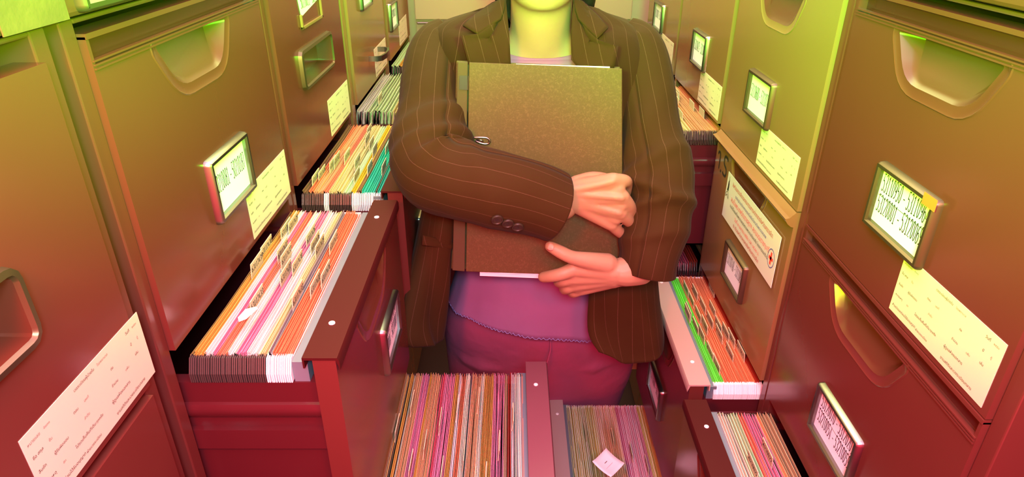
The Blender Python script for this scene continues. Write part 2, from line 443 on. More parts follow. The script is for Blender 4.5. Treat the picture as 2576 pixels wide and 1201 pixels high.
# torn paper label on the third cabinet
d = CB.drawers[0]
mb = MB(); mb.add([(-.076,-.0012,.300),(.066,-.0012,.300),(.056,-.0012,.251),(.040,-.0012,.248),(-.058,-.0012,.236),(-.066,-.0012,.268),(-.076,-.0012,.270)], [(0,6,5,4,3,2,1)], 0)
mb.add([(-.076,-.0004,.300),(.066,-.0004,.300),(.056,-.0004,.251),(.040,-.0004,.248),(-.058,-.0004,.236),(-.066,-.0004,.268),(-.076,-.0004,.270)], [(0,1,2,3,4,5,6)], 0)
digits(mb, '50220011 - 50220100', -.054, .2475, .022, -.0016, 1, .30)
mb.build('paper_label', [M['paper'], M['ink']], d, fix=False)
mb = MB(); mb.box(-.066,.062,-.004,0,.217,.222); mb.box(-.066,-.060,-.004,0,.217,.240); mb.box(.056,.062,-.004,0,.217,.296)
mb.build('label_bracket', M['enamel_pale'], d, bevel=.001)

# right row, nearest first
CR0 = cabinet(1, .200, 'dark cabinet at the right edge of the frame, set back beside its neighbour', [dict(kind='plain')]*4, 'enamel_dark', setback=.13)  # the dark enamel puts the gap's shade into its colour
CR = cabinet(1, .636, 'nearest cabinet on the right with two double-line number labels',
             [dict(kind=G, card=['53110950 - 53110964', '53120001 - 53120069'], sticker=True, bronze=True), dict(kind=G, card=['53120070 - 53120201', '53210054 - 53210059']),
              open_row(.132), dict(kind=G)])
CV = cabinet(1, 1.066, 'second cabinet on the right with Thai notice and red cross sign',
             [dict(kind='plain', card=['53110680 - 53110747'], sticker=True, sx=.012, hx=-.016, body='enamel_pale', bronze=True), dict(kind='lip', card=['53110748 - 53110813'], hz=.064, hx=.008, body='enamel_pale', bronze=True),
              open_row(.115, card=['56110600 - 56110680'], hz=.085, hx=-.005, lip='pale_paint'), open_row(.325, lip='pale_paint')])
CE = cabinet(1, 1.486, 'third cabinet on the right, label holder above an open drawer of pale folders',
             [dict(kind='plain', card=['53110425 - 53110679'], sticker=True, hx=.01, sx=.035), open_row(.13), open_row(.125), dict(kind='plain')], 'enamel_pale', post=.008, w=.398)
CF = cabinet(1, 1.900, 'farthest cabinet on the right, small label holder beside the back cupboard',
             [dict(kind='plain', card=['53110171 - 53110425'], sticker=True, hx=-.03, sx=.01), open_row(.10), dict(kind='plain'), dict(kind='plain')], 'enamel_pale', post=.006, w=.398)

# hand lettering and the Thai notice on the second right cabinet
d = CV.drawers[1]
mb = MB()
def stencil(pts, w=.0045):
    for (a, c), (e, g) in zip(pts, pts[1:]):
        l = math.hypot(e-a, g-c); nx, nz = -(g-c)/l*w/2, (e-a)/l*w/2
        mb.add([(a+nx,-.0008,c+nz),(e+nx,-.0008,g+nz),(e-nx,-.0008,g-nz),(a-nx,-.0008,c-nz)], [(0,3,2,1)], 0)
stencil([(-.186,.262),(-.184,.268),(-.174,.268),(-.172,.262),(-.172,.236)])
stencil([(-.161,.236),(-.156,.236)], .006)
stencil([(-.124,.268),(-.126,.273),(-.142,.273),(-.145,.268),(-.145,.260),(-.142,.256),(-.128,.252),(-.125,.247),(-.125,.240),(-.128,.236),(-.143,.236),(-.146,.240)])
mb.build('painted_lettering', M['ink'], d, fix=False)
mb = MB(); x0, x1, z0, z1 = -.104, .171, .166, .2565
y = -.0030
mb.box(x0, x1, y, y+.0008, z0, z1, 0)
xc = .035
TH = [('จังหวัดนครราชสีมาและคณะกรรมการเหล่ากาชาดจังหวัดนครราชสีมา', .2395, .0115, 2, .212), ('ขอเชิญร่วมบริจาคการกุศลเนื่องในวโรกาสวันพระราชสมภพ', .2265, .0080, 4, .165),
      ('สมเด็จพระเทพรัตนราชสุดาฯ สยามบรมราชกุมารี', .2115, .0135, 3, .205), ('รายได้โดยเสด็จพระราชกุศลตามพระราชอัธยาศัย โดยการออกร้าน', .1995, .0085, 1, .205),
      ('วันที่ ๒ เมษายน ๒๕๕๓ เวลา ๐๙.๐๐ น.', .1865, .0100, 3, .135), ('ณ บริเวณหน้าศาลากลางจังหวัดนครราชสีมา', .1735, .0100, 2, .140)]
for s, z, sz, mi, wd in TH: type_on(mb, s, xc, z, sz, y-.0003, mi, wd, 'CENTER')
cx, cz = .150, .2085                        # red cross in a violet ring
def disc_ring(r0, r1, mi):
    n = 28; vs = []
    for k in range(n):
        t = 2*math.pi*k/n
        vs += [(cx+r0*math.cos(t), y-.0003, cz+r0*1.15*math.sin(t)), (cx+r1*math.cos(t), y-.0003, cz+r1*1.15*math.sin(t))]
    mb.add(vs, [(2*k, 2*k+1, (2*k+3) % (2*n), (2*k+2) % (2*n)) for k in range(n)], mi)
disc_ring(.0128, .0142, 4)
for a, b_ in ((.0085, .0028), (.0028, .0105)):
    mb.add([(cx-a,y-.0004,cz-b_),(cx+a,y-.0004,cz-b_),(cx+a,y-.0004,cz+b_),(cx-a,y-.0004,cz+b_)], [(0,1,2,3)], 5)
# monument figure on its plinth, left corner of the notice
fx, fz = -.092, .214
for px_, w0, zz0, zz1 in ((0,.0030,.010,.026),(0,.0042,.008,.013),(.001,.0018,.026,.030),(.0005,.0007,.030,.037),(.003,.0010,.014,.024)):
    mb.add([(fx+px_-w0,y-.0004,fz+zz0),(fx+px_+w0,y-.0004,fz+zz0),(fx+px_+w0*.7,y-.0004,fz+zz1),(fx+px_-w0*.7,y-.0004,fz+zz1)], [(0,1,2,3)], 1)
mb.tube([(fx-.008,y-.0004,fz-.006),(fx-.007,y-.0004,fz+.002),(fx-.003,y-.0004,fz+.006),(fx+.003,y-.0004,fz+.006),(fx+.007,y-.0004,fz+.002),(fx+.009,y-.0004,fz-.006)], .0004, 4, 1)
mb.tube([(fx-.005,y-.0004,fz-.004),(fx,y-.0004,fz+.001),(fx+.006,y-.0004,fz-.005)], .0004, 4, 1)
M['red_cross'] = mat('red_cross_ink', (.75,.05,.03), .6)
M['notice'] = mat('laminated_notice', (.62,.60,.56), .35)
mb.build('notice_sign', [M['notice'], M['ink'], M['ink_red'], M['ink_pink'], M['ink_violet'], M['red_cross']], d, fix=False)
# amber tape on the corner of the near right label holder
mb = MB(); mb.box(.040,.062,-.0095,-.0088,.138,.150); M['tape'] = mat('amber_tape', (.40,.13,.03), .3); mb.build('tape_scrap', M['tape'], CR.drawers[0])
# bracket of the slide seen under the third right cabinet's drawer
mb = MB(); p = [(0,0),(.030,0),(.030,.040),(.012,.032),(.002,.020)]
mb.rings([[(-.198,-.10+a,-.018+c) for a, c in p], [(-.196,-.10+a,-.018+c) for a, c in p]], 0, True, True)
mb.build('slide_bracket', M['steel_plate'], CE.drawers[1] if False else CE.root).location = (.396,0,.86)

# overhead cupboards standing on the near cabinets
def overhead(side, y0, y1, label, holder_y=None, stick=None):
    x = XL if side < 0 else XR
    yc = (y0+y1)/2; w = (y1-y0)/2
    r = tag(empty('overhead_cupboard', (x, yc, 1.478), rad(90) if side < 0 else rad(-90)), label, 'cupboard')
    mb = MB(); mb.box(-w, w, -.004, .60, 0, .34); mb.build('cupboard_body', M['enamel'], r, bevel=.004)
    if holder_y:
        lx = (holder_y-yc)
        link('label_holder', HOLDER_B, r, (lx, -.004, .002))
        link('label_card', card_mesh(['50110201 - 50210080'], .02), r, (lx, -.004, .002))
        mb = MB()
        for k in range(26):
            a = -.05+R.random()*.1; c = .010+R.random()*.05
            mb.box(a, a+.006+R.random()*.01, -.0055, -.0045, c, c+.004, 0)
        m_ = M['foil'] = mat('crinkled_foil', (.40,.36,.20), .25, .6, bump=.6, bscale=300)
        mb.build('crinkled_wrap', m_, r).location = (lx, 0, .002)
    if stick:
        mb = MB(); a0, a1 = stick[0]-yc, stick[1]-yc
        mb.box(a0, a1, -.0050, -.0040, .000, .08); m_ = M['old'] = mat('worn_sticker', (.115,.034,.020), .7, var=.35, vscale=60, bump=.2)
        mb.build('worn_sticker', m_, r)
    return r
overhead(-1, .085, .955, 'plain cupboard along the top left corner with a small label holder', .590, (.447, .520))
overhead(1, .02, .850, 'plain cupboard across the top right corner above the near cabinet')

# cupboard closing the end of the aisle
r = tag(empty('end_cupboard', (.04, YB+.02, 0)), 'pale cupboard closing the far end of the aisle behind the woman', 'cupboard')
M['cream'] = mat('cream_enamel', (.34,.26,.15), .35, 0, .5, var=.04, vscale=5)
mb = MB(); mb.box(-.36, .355, 0, .45, .02, 1.86)
mb.box(-.36, .355, -.012, 0, 1.200, 1.86)
for xa in (-.34, .30):
    for ya in (.03, .38): mb.box(xa, xa+.03, ya, ya+.03, 0, .02)
mb.build('cupboard_body', M['cream'], r, bevel=.002)
mb = MB(); mb.box(-.355, .350, -.012, 0, .10, 1.125); mb.build('drawer', M['enamel_dark'], r, bevel=.002)
mb = MB(); mb.box(-.355, .350, -.020, -.012, 1.186, 1.193); mb.build('trim_strip', M['chrome'], r, bevel=.002)
mb = MB(); mb.box(-.355, .350, -.022, 0, 1.140, 1.150); mb.build('trim_strip', M['chrome'], r, bevel=.002)
# ------------------------------------------------------------------ hanging folders
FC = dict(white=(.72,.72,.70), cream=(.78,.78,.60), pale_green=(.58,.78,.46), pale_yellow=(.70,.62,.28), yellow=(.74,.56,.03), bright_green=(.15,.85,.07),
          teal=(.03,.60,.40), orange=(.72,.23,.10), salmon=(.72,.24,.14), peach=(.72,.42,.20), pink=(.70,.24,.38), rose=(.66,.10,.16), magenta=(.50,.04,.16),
          tan=(.42,.30,.16), brown=(.20,.11,.05), ochre=(.62,.36,.07), grey=(.30,.27,.28), mauve=(.20,.11,.15), light_blue=(.34,.55,.70), red=(.42,.03,.012), dark_red=(.18,.02,.012), olive=(.22,.15,.04), kraft=(.36,.22,.08), golden=(.78,.66,.20), apricot=(.80,.58,.32), light_pink=(.80,.42,.52))  # golden, apricot, light_pink: brightened copies making up for dim light in the lowest drawer
CN_NAME = dict(white='white', cream='cream', pale_green='pale green', pale_yellow='pale yellow', yellow='bright yellow', bright_green='bright green', teal='teal', orange='orange', salmon='salmon', peach='peach', pink='pink', rose='rose pink', magenta='magenta', tan='tan', brown='brown', ochre='ochre yellow', grey='grey', mauve='mauve', light_blue='light blue', red='red', dark_red='dark red', olive='olive brown', kraft='kraft brown', golden='golden yellow', apricot='apricot', light_pink='light pink')
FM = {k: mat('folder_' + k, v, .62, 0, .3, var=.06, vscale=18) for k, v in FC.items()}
SW = .352

def sleeve_mesh(c, seed, t, dz, lean, sag):
    r = random.Random(seed); mb = MB(); n = 9
    th = .0005; H_ = .22; rr = []
    wv = [r.uniform(-1, 1)*.0007 for _ in range(4)]
    for i in range(n):
        u = -SW/2 + SW*i/(n-1); q = i/(n-1)
        o = wv[0]*math.sin(3*q+wv[1]*4000) + wv[2]*math.sin(7*q) + sag*math.sin(math.pi*q)
        top = dz - .0010*(1-math.cos(q*6.28*(1 if wv[3] > 0 else 2)))*.5
        yb = lean*H_
        rr.append([(u, t/2+o, top), (u, yb, -H_), (u, -t/2+o*.8, top-.004), (u, -t/2+th+o*.8, top-.004), (u, yb, -H_+.004), (u, t/2-th+o, top)])
    mb.rings(rr, 0, True, True)
    return mb.mesh('sleeve', [FM[c]])
def rail_mesh(kind):
    mb = MB()
    for s in (-1, 1):
        a, b_ = s*(SW/2-.002), s*(SW/2+.012)
        p = [(a,-.003),(a,-.014),(s*(SW/2+.005),-.030),(b_,-.030),(b_,-.019),(s*(SW/2+.004),-.004)]
        y0, y1 = -.0007, .0007
        mb.rings([[(x, y0, z) for x, z in p], [(x, y1, z) for x, z in p]], 0, True, True)
    mb.box(-SW/2, SW/2, -.0004, .0004, -.012, -.007, 0)
    return mb.mesh('hanger_rail', [M['white'] if kind == 'w' else M['brown_tip']])
RAIL = {k: rail_mesh(k) for k in 'wb'}
_tabs = {}
def tab_mesh(num):
    if num not in _tabs:
        mb = MB(); w, h = .042, .017
        mb.rings([[(-w/2,-.0006-.10*z,z),(w/2,-.0006-.10*z,z),(w/2,.0006-.10*z,z),(-w/2,.0006-.10*z,z)] for z in (-.004, h)], 0, True, True)
        k = len(mb.v); wd = text_width(num, .0085, .6)
        digits(mb, num, -wd/2, .0045, .0085, 0, 1, .6, .075, .04)
        for i in range(k, len(mb.v)):
            x, y, z = mb.v[i]; mb.v[i] = (x, -.0009-.10*z, z)
        _tabs[num] = mb.mesh('index_tab', [M['tab'], M['ink']], fix=False)
    return _tabs[num]
ORD1 = ['', 'first','second','third','fourth','fifth','sixth','seventh','eighth','ninth','tenth','eleventh','twelfth','thirteenth','fourteenth','fifteenth','sixteenth','seventeenth','eighteenth','nineteenth']
TENS = {2:'twentieth',3:'thirtieth',4:'fortieth',5:'fiftieth',6:'sixtieth',7:'seventieth',8:'eightieth',9:'ninetieth'}
TENC = {2:'twenty',3:'thirty',4:'forty',5:'fifty',6:'sixty',7:'seventy',8:'eighty',9:'ninety'}
def ordinal(n):
    return ORD1[n] if n < 20 else (TENS[n//10] if n % 10 == 0 else TENC[n//10] + '-' + ORD1[n % 10])
_sleeves = {}
n_folders = 0
far_mb = MB(); far_mats = []
def fill(cab, row, seq, first, last, drawer_words, group, tabs=(), lean=0.0, ztop=-.006, far=False, jitter=.6, nums=('63112430','63112433','63112426','63112439','63112432'), tips='w', spread=.0015, tabx=None):
    """hang a run of folders from the drawer front (local depth `first`) back to `last`"""
    global n_folders
    cols = []
    for c, n, *tip in seq:
        for _ in range(n): cols.append((c, tip[0] if tip else tips))
    N = len(cols); dr = cab.drawers[row]; op = -dr.location.y
    rz = cab.root.rotation_euler.z; step = (last-first)/max(1, N-1)
    rnd = random.Random(hash((drawer_words, N)) % 9973 if False else N*31+row)
    for i, (c, tip) in enumerate(cols):
        ly = first - op + step*i + rnd.uniform(-.25, .25)*step*jitter
        z = ROWZ[row] + DH + ztop
        wx = cab.x + (-ly if cab.side < 0 else ly); wy = cab.yc
        dz = rnd.uniform(-.0035, .002); var = rnd.randrange(5)
        ln = lean + rnd.uniform(-.03, .03)
        if far:
            me = sleeve_mesh(c, var, max(.0012, step*.75), dz, ln, rnd.uniform(-1, 1)*.001)
            mtx = Matrix.Translation((wx, wy, z)) @ Matrix.Rotation(rz, 4, 'Z')
            for m_, k in ((me, FM[c]), (RAIL[tip], RAIL[tip].materials[0])):
                if k not in far_mats: far_mats.append(k)
                far_mb.add([tuple(mtx @ v.co) for v in m_.vertices], [tuple(p.vertices) for p in m_.polygons], far_mats.index(k))
            if i in tabs:
                tm = tab_mesh(nums[i % len(nums)])
                if M['tab'] not in far_mats: far_mats.append(M['tab'])
                off = Matrix.Translation((rnd.uniform(-.12,.12), -.001, dz))
                far_mb.add([tuple(mtx @ off @ v.co) for v in tm.vertices][:8], [tuple(p.vertices) for p in tm.polygons if max(p.vertices) < 8], far_mats.index(M['tab']))
            continue
        key = (c, var, row, cab.side, round(step, 5))
        if key not in _sleeves: _sleeves[key] = sleeve_mesh(c, var, max(.0012, min(.0045, step*.7)), 0, lean, rnd.uniform(-1, 1)*spread)
        f = tag(empty('hanging_folder', (wx, wy, z), rz), f"{CN_NAME[c]} hanging folder, {ordinal(i+1)} behind the front of {drawer_words}", 'file folder', group)
        link('sleeve', _sleeves[key], f, (0, 0, dz)); link('hanger_rail', RAIL[tip], f)
        if i in tabs:
            tx = tabs[i] if isinstance(tabs, dict) and tabs[i] is not None else rnd.uniform(-.13, .13)
            link('index_tab', tab_mesh(nums[i % len(nums)]), f, (tx, -.001, dz))
        n_folders += 1
A2 = "the chest high left drawer"
fill(CA, 1, [('orange',9,'w'),('grey',2,'w'),('light_blue',1,'w'),('pale_yellow',4,'b'),('white',5,'b'),('pink',5,'b'),('cream',1,'b'),('white',3,'b'),('orange',1,'b'),('salmon',4,'b'),('rose',1,'b'),('pink',1,'b'),('white',3,'b'),('peach',1,'b'),('ochre',5,'b'),('olive',2,'b')], .052, .158, A2, 'folders in the chest high left drawer',
     {2:-.02, 4:-.05, 6:.06, 11:-.07, 13:.05, 17:.06, 20:.0, 22:.08, 24:-.02, 29:.02, 31:-.08, 34:.04, 38:.12, 40:.10, 43:.0, 45:.05}, lean=.10, spread=.001)
fill(CB, 1, [('teal',2,'w'),('brown',1,'w'),('teal',8,'w'),('kraft',3,'w'),('yellow',3,'w'),('pale_green',5,'b'),('pale_yellow',8,'b'),('salmon',3,'w'),('peach',6,'b'),('orange',3,'b'),('brown',4,'b')], .040, .166, "the left drawer under her elbow", 'folders in the drawer by the elbow',
     {1:.05, 4:-.08, 8:.02, 12:-.09, 15:.0, 18:-.12, 20:.04, 22:-.06, 24:.06, 27:.12, 31:-.03, 36:-.05, 37:-.07, 40:-.11, 42:-.13}, lean=.08)
fill(CA, 2, [('orange',1),('cream',4),('white',2),('red',2),('tan',2),('pink',6),('ochre',5),('cream',2),('peach',5),('grey',1),('cream',3),('orange',2),('white',2),('ochre',2),('pink',6),('rose',2),('peach',5),('ochre',2),('pink',4),('peach',4),('cream',1),('ochre',3),('tan',4),('orange',2),('mauve',4),('ochre',2),('red',4),('dark_red',2)], .040, .290, "the low left drawer before her hips", 'folders in the low left drawer',
     {6:.06, 13:0, 19:-.06, 25:.10, 30:-.02, 36:.08, 40:-.05, 44:.05, 50:.0, 55:-.04, 60:.09, 66:.04, 72:.02, 77:-.02}, lean=.0, spread=.0016, jitter=1.1, tips='b')
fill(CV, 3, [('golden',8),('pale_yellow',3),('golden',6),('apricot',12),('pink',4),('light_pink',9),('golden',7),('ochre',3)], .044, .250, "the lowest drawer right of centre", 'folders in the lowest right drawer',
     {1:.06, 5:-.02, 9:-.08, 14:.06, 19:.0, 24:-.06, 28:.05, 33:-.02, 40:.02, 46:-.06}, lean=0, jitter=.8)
fill(CV, 2, [('bright_green',11),('orange',32),('red',4),('dark_red',3)], .046, .128, "the green and orange right drawer", 'folders in the green and orange drawer',  # the darkened reds at the back put shading into the folder colour
     {1:-.02, 4:-.03, 5:.02, 7:.05, 9:.10, 10:.135, 12:-.11, 13:-.07, 14:-.02, 15:.02, 22:-.10, 24:-.05, 25:.0, 27:.05, 30:.10, 31:.02, 34:-.04, 36:.04, 39:.06, 42:.10, 44:-.11}, lean=.04, nums=('56110660','56110666','56110671','56110668','56110649'), spread=.0006)
fill(CR, 2, [('cream',3,'b'),('pale_green',4,'b'),('salmon',2,'b'),('pink',5,'b'),('peach',1,'b'),('tan',5,'b')], .050, .132, "the bottom right drawer", 'folders in the bottom right drawer',
     {4:-.058, 11:-.085}, lean=.04, nums=('56210022','56210013','56210022','56210022'), spread=.001)
fill(CC, 1, [('peach',6,'b'),('pale_yellow',3,'b'),('pale_green',7,'b'),('white',3,'b')], .030, .176, "the drawer below the chrome handle", 'folders under the chrome handled drawer', {3:.05, 5:-.05, 8:.02, 14:-.09}, lean=.22)
fill(CD, 1, [('peach',5),('salmon',3),('pink',3),('ochre',3),('pale_green',3)], .030, .140, '', '', far=True, lean=.1, tips='b')
fill(CE, 1, [('pale_yellow',16),('peach',14),('salmon',5)], .030, .150, '', '', {6,9,12,15,20,22,24,27,29}, far=True, lean=.1, tips='b')
fill(CE, 2, [('ochre',9),('rose',8),('red',4)], .030, .130, '', '', {}, far=True, lean=.1, tips='b')
fill(CF, 1, [('pale_green',6),('light_blue',3),('peach',3)], .030, .10, '', '', {2,4}, far=True, lean=.1, tips='w')
tag(far_mb.build('hanging_folders', far_mats, fix=False), 'distant rows of pastel hanging folders in open drawers beyond the woman', 'file folders', kind='stuff')

# loose slips
mb = MB(); n = 5
for i in range(n):
    pass
def slip(name, w, h, loc, rot, label, cat, mk='paper', curl=.004, lines=True):
    mb = MB(); k = 6; vs = []
    for i in range(k+1):
        for j in range(k+1):
            u, v = i/k-.5, j/k-.5
            vs.append((u*w, v*h, curl*(u*u+v*v)*4))
    mb.add(vs, [(i*(k+1)+j, (i+1)*(k+1)+j, (i+1)*(k+1)+j+1, i*(k+1)+j+1) for i in range(k) for j in range(k)])
    if lines:
        mb.add([(-.06*w,.10*h,.0008),(.10*w,.10*h,.0008),(.10*w,.13*h,.0008),(-.06*w,.13*h,.0008)], [(0,1,2,3)], 1)
        mb.add([(-.42*w,-.10*h,.0012),(.42*w,-.10*h,.0012),(.42*w,-.093*h,.0012),(-.42*w,-.093*h,.0012)], [(0,1,2,3)], 2)
    o = mb.build(name, [M[mk], M['ink_faint'], M['ink_pink']], None, math.pi, fix=False)
    s = o.modifiers.new('sheet', 'SOLIDIFY'); s.thickness = .0004
    o.location = loc; o.rotation_euler = rot
    return tag(o, label, cat)
slip('note_slip', .048, .048, (.196, .985, .5275), (rad(12), rad(-2), rad(47)), 'square white note lying on the pink folders of the lowest right drawer', 'note')
mb = MB(); mb.add([(0,0,0),(.014,.004,.004),(.030,.030,.012),(.020,.046,.006),(.004,.030,.010),(-.006,.012,.002)], [(0,1,4,5),(1,2,3,4)])
o = tag(mb.build('crumpled_slip', [M['paper']], None), 'crumpled white slip poking up between white and orange folders', 'paper'); o.location = (-.300, .600, 1.146); o.scale = (.55, .55, .55)
s = o.modifiers.new('sheet', 'SOLIDIFY'); s.thickness = .0006
# ------------------------------------------------------------------ the woman
def catmull(P, n):
    """smooth curve through points, n samples per span; works for tuples of any length"""
    P = [tuple(p) for p in P]; out = []
    for i in range(len(P)-1):
        p0, p1, p2, p3 = P[max(i-1,0)], P[i], P[i+1], P[min(i+2,len(P)-1)]
        for k in range(n):
            t = k/n
            out.append(tuple(.5*((2*b)+(-a+c)*t+(2*a-5*b+4*c-d)*t*t+(-a+3*b-3*c+d)*t**3) for a,b,c,d in zip(p0,p1,p2,p3)))
    out.append(P[-1]); return out
def fuse(tubes, voxel, smooth=6, extra=None):
    """one continuous surface from overlapping limbs: tubes = [ [(Vector, radius), ...], ... ]"""
    mb = MB()
    for tb in tubes:
        c = catmull([(*p, r) for p, r in tb], 5)
        pts = [Vector(q[:3]) for q in c]; rs = [q[3] for q in c]
        d0 = (pts[0]-pts[1]).normalized(); d1 = (pts[-1]-pts[-2]).normalized()
        head = [(pts[0]+d0*rs[0]*math.sin(a), max(rs[0]*math.cos(a), .0004)) for a in (1.5, 1.1, .6)]
        tail = [(pts[-1]+d1*rs[-1]*math.sin(a), max(rs[-1]*math.cos(a), .0004)) for a in (.6, 1.1, 1.5)]
        allp = head + list(zip(pts, rs)) + tail
        mb.tube([p for p, r in allp], [r for p, r in allp], 14)
    if extra: extra(mb)
    o = mb.build('fuse', [], None)
    m = o.modifiers.new('r', 'REMESH'); m.mode = 'VOXEL'; m.voxel_size = voxel; m.use_smooth_shade = True
    s = o.modifiers.new('s', 'SMOOTH'); s.iterations = smooth; s.factor = .5
    dg = bpy.context.evaluated_depsgraph_get(); dg.update()
    me = bpy.data.meshes.new_from_object(o.evaluated_get(dg))
    bpy.data.objects.remove(o)
    return me
def ellipse_rings(mb, rows, seg=28, p=2.3):
    """rows of (cx, cy, z, rx, ry): a closed trunk"""
    rr = []
    for cx, cy, z, rx, ry in catmull(rows, 4):
        ring = []
        for k in range(seg):
            t = 2*math.pi*k/seg; c, s = math.cos(t), math.sin(t)
            ring.append((cx+rx*math.copysign(abs(c)**(2/p), c), cy+ry*math.copysign(abs(s)**(2/p), s), z))
        rr.append(ring)
    mb.rings(rr, 0, True, True)
def mirror_x(v, cx=.048): return Vector((2*cx - v[0], v[1], v[2]))

def cloth_mat(name, color, stripe=None, pitch=.021, rough=.85, wale=0):
    m = mat(name, color, rough, 0, .12, sheen=.02)
    N, L = nodes_of(m); p = N['Principled BSDF']
    tc = N.new('ShaderNodeTexCoord')
    if stripe:
        sp = N.new('ShaderNodeSeparateXYZ'); L.new(tc.outputs['UV'], sp.inputs[0])
        d = N.new('ShaderNodeMath'); d.operation = 'DIVIDE'; d.inputs[1].default_value = pitch; L.new(sp.outputs['X'], d.inputs[0])
        f = N.new('ShaderNodeMath'); f.operation = 'FRACT'; L.new(d.outputs[0], f.inputs[0])
        lt = N.new('ShaderNodeMath'); lt.operation = 'LESS_THAN'; lt.inputs[1].default_value = .032; L.new(f.outputs[0], lt.inputs[0])
        nz = N.new('ShaderNodeTexNoise'); nz.inputs['Scale'].default_value = 900; L.new(tc.outputs['Object'], nz.inputs['Vector'])
        mu = N.new('ShaderNodeMath'); mu.operation = 'MULTIPLY'; L.new(lt.outputs[0], mu.inputs[0]); L.new(nz.outputs['Fac'], mu.inputs[1])
        mx = N.new('ShaderNodeMix'); mx.data_type = 'RGBA'
        mx.inputs['A'].default_value = (*color, 1); mx.inputs['B'].default_value = (*stripe, 1)
        L.new(mu.outputs[0], mx.inputs['Factor']); L.new(mx.outputs['Result'], p.inputs['Base Color'])
    n2 = N.new('ShaderNodeTexNoise'); n2.inputs['Scale'].default_value = 14; n2.inputs['Detail'].default_value = 3
    L.new(tc.outputs['Object'], n2.inputs['Vector'])
    b = N.new('ShaderNodeBump'); b.inputs['Strength'].default_value = .35; b.inputs['Distance'].default_value = .012
    L.new(n2.outputs['Fac'], b.inputs['Height']); L.new(b.outputs['Normal'], p.inputs['Normal'])
    if wale:
        w = N.new('ShaderNodeTexWave'); w.inputs['Scale'].default_value = wale; w.bands_direction = 'X'
        L.new(tc.outputs['Object'], w.inputs['Vector'])
        b2 = N.new('ShaderNodeBump'); b2.inputs['Strength'].default_value = .12; b2.inputs['Distance'].default_value = .001
        L.new(w.outputs['Fac'], b2.inputs['Height']); L.new(b.outputs['Normal'], b2.inputs['Normal']); L.new(b2.outputs['Normal'], p.inputs['Normal'])
    return m
M['skin'] = mat('skin', (.32,.20,.115), .48, 0, .35, bump=.06, bscale=700, var=.10, vscale=22)
M['skin'].node_tree.nodes['Principled BSDF'].inputs['Subsurface Weight'].default_value = .0
M['nail'] = mat('fingernail', (.52,.30,.22), .25, 0, .5)
M['lip'] = mat('lips', (.42,.12,.10), .4)
M['eye'] = mat('eye', (.6,.58,.55), .2)
M['hair'] = mat('black_hair', (.010,.008,.007), .38, 0, .5, bump=.4, bscale=160)
M['suit'] = cloth_mat('pinstripe_suiting', (.033,.015,.003), (.11,.055,.035))
M['blouse'] = cloth_mat('violet_jersey', (.25,.12,.24))
M['trouser'] = cloth_mat('ribbed_trouser_cloth', (.33,.075,.15), wale=240)
M['thread'] = mat('hem_thread', (.24,.22,.50), .7)
M['button'] = mat('horn_button', (.03,.018,.012), .45, 0, .3)

CXB = .048                                   # her centre line
# --- the body: one continuous skin
hipz, neckz = .70, 1.33
torso = [(CXB,1.30,.62,.130,.085),(CXB,1.27,.74,.150,.090),(CXB,1.23,.88,.125,.080),(CXB,1.20,1.02,.128,.082),(CXB,1.18,1.16,.150,.092),(CXB,1.165,1.27,.155,.082),(CXB,1.158,1.325,.120,.060),(CXB,1.150,1.352,.062,.050)]
def body_extra(mb):
    ellipse_rings(mb, torso)
    # neck, jaw and skull
    ellipse_rings(mb, [(CXB,1.148,1.31,.062,.050),(CXB,1.140,1.352,.0530,.052),(CXB,1.130,1.390,.0505,.052),(CXB,1.128,1.43,.051,.055),(CXB,1.130,1.48,.052,.060)], p=2)
    ellipse_rings(mb, [(CXB,1.072,1.404,.018,.014),(CXB,1.092,1.413,.040,.040),(CXB,1.105,1.435,.056,.056),(CXB,1.118,1.470,.067,.075),(CXB,1.130,1.520,.073,.090),(CXB,1.138,1.570,.074,.094),(CXB,1.140,1.610,.062,.078),(CXB,1.140,1.634,.030,.040)], p=2.1)
    mb.tube([(CXB,1.034,1.520),(CXB,1.024,1.495),(CXB,1.016,1.482)], [.006,.008,.010], 10)      # nose
    for s in (-1, 1):
        mb.tube([(CXB+s*.010,1.026,1.480),(CXB+s*.012,1.030,1.478)], .007, 8)
        mb.tube([(CXB+s*.074,1.140,1.535),(CXB+s*.078,1.146,1.520),(CXB+s*.074,1.142,1.500)], [.010,.012,.007], 8)   # ears
    mb.tube([(CXB-.018,1.046,1.452),(CXB,1.040,1.455),(CXB+.018,1.046,1.452)], .006, 8)
    for s in (-1, 1):                          # collar bones
        mb.tube([(CXB+s*.012,1.118,1.322),(CXB+s*.06,1.112,1.334),(CXB+s*.11,1.13,1.345)], [.006,.006,.005], 8)
limbs = []
elbR, wriR = at(1085,430,.975), at(1418,515,.958)
limbs.append([(at(1118,135,1.175), .038), (at(1090,260,1.11), .038), (elbR, .038), (at(1250,470,.955), .036), (wriR, .026)])
elbL, wriL = at(1668,460,1.03), at(1590,676,.940)
limbs.append([(at(1588,135,1.175), .038), (at(1630,260,1.12), .038), (elbL, .038), (at(1640,565,.985), .036), (wriL, .026)])
for s in (-1, 1):
    limbs.append([(Vector((.058+s*.09,1.27,.66)), .085), (Vector((.058+s*.095,1.345,.52)), .066), (Vector((.056+s*.090,1.362,.42)), .055), (Vector((.052+s*.085,1.370,.28)), .048), (Vector((.050+s*.080,1.375,.09)), .034)])
    limbs.append([(Vector((.050+s*.08,1.385,.06)), .036), (Vector((.050+s*.085,1.32,.045)), .032), (Vector((.050+s*.09,1.23,.038)), .026)])
body_me = fuse(limbs, .007, 4, body_extra)

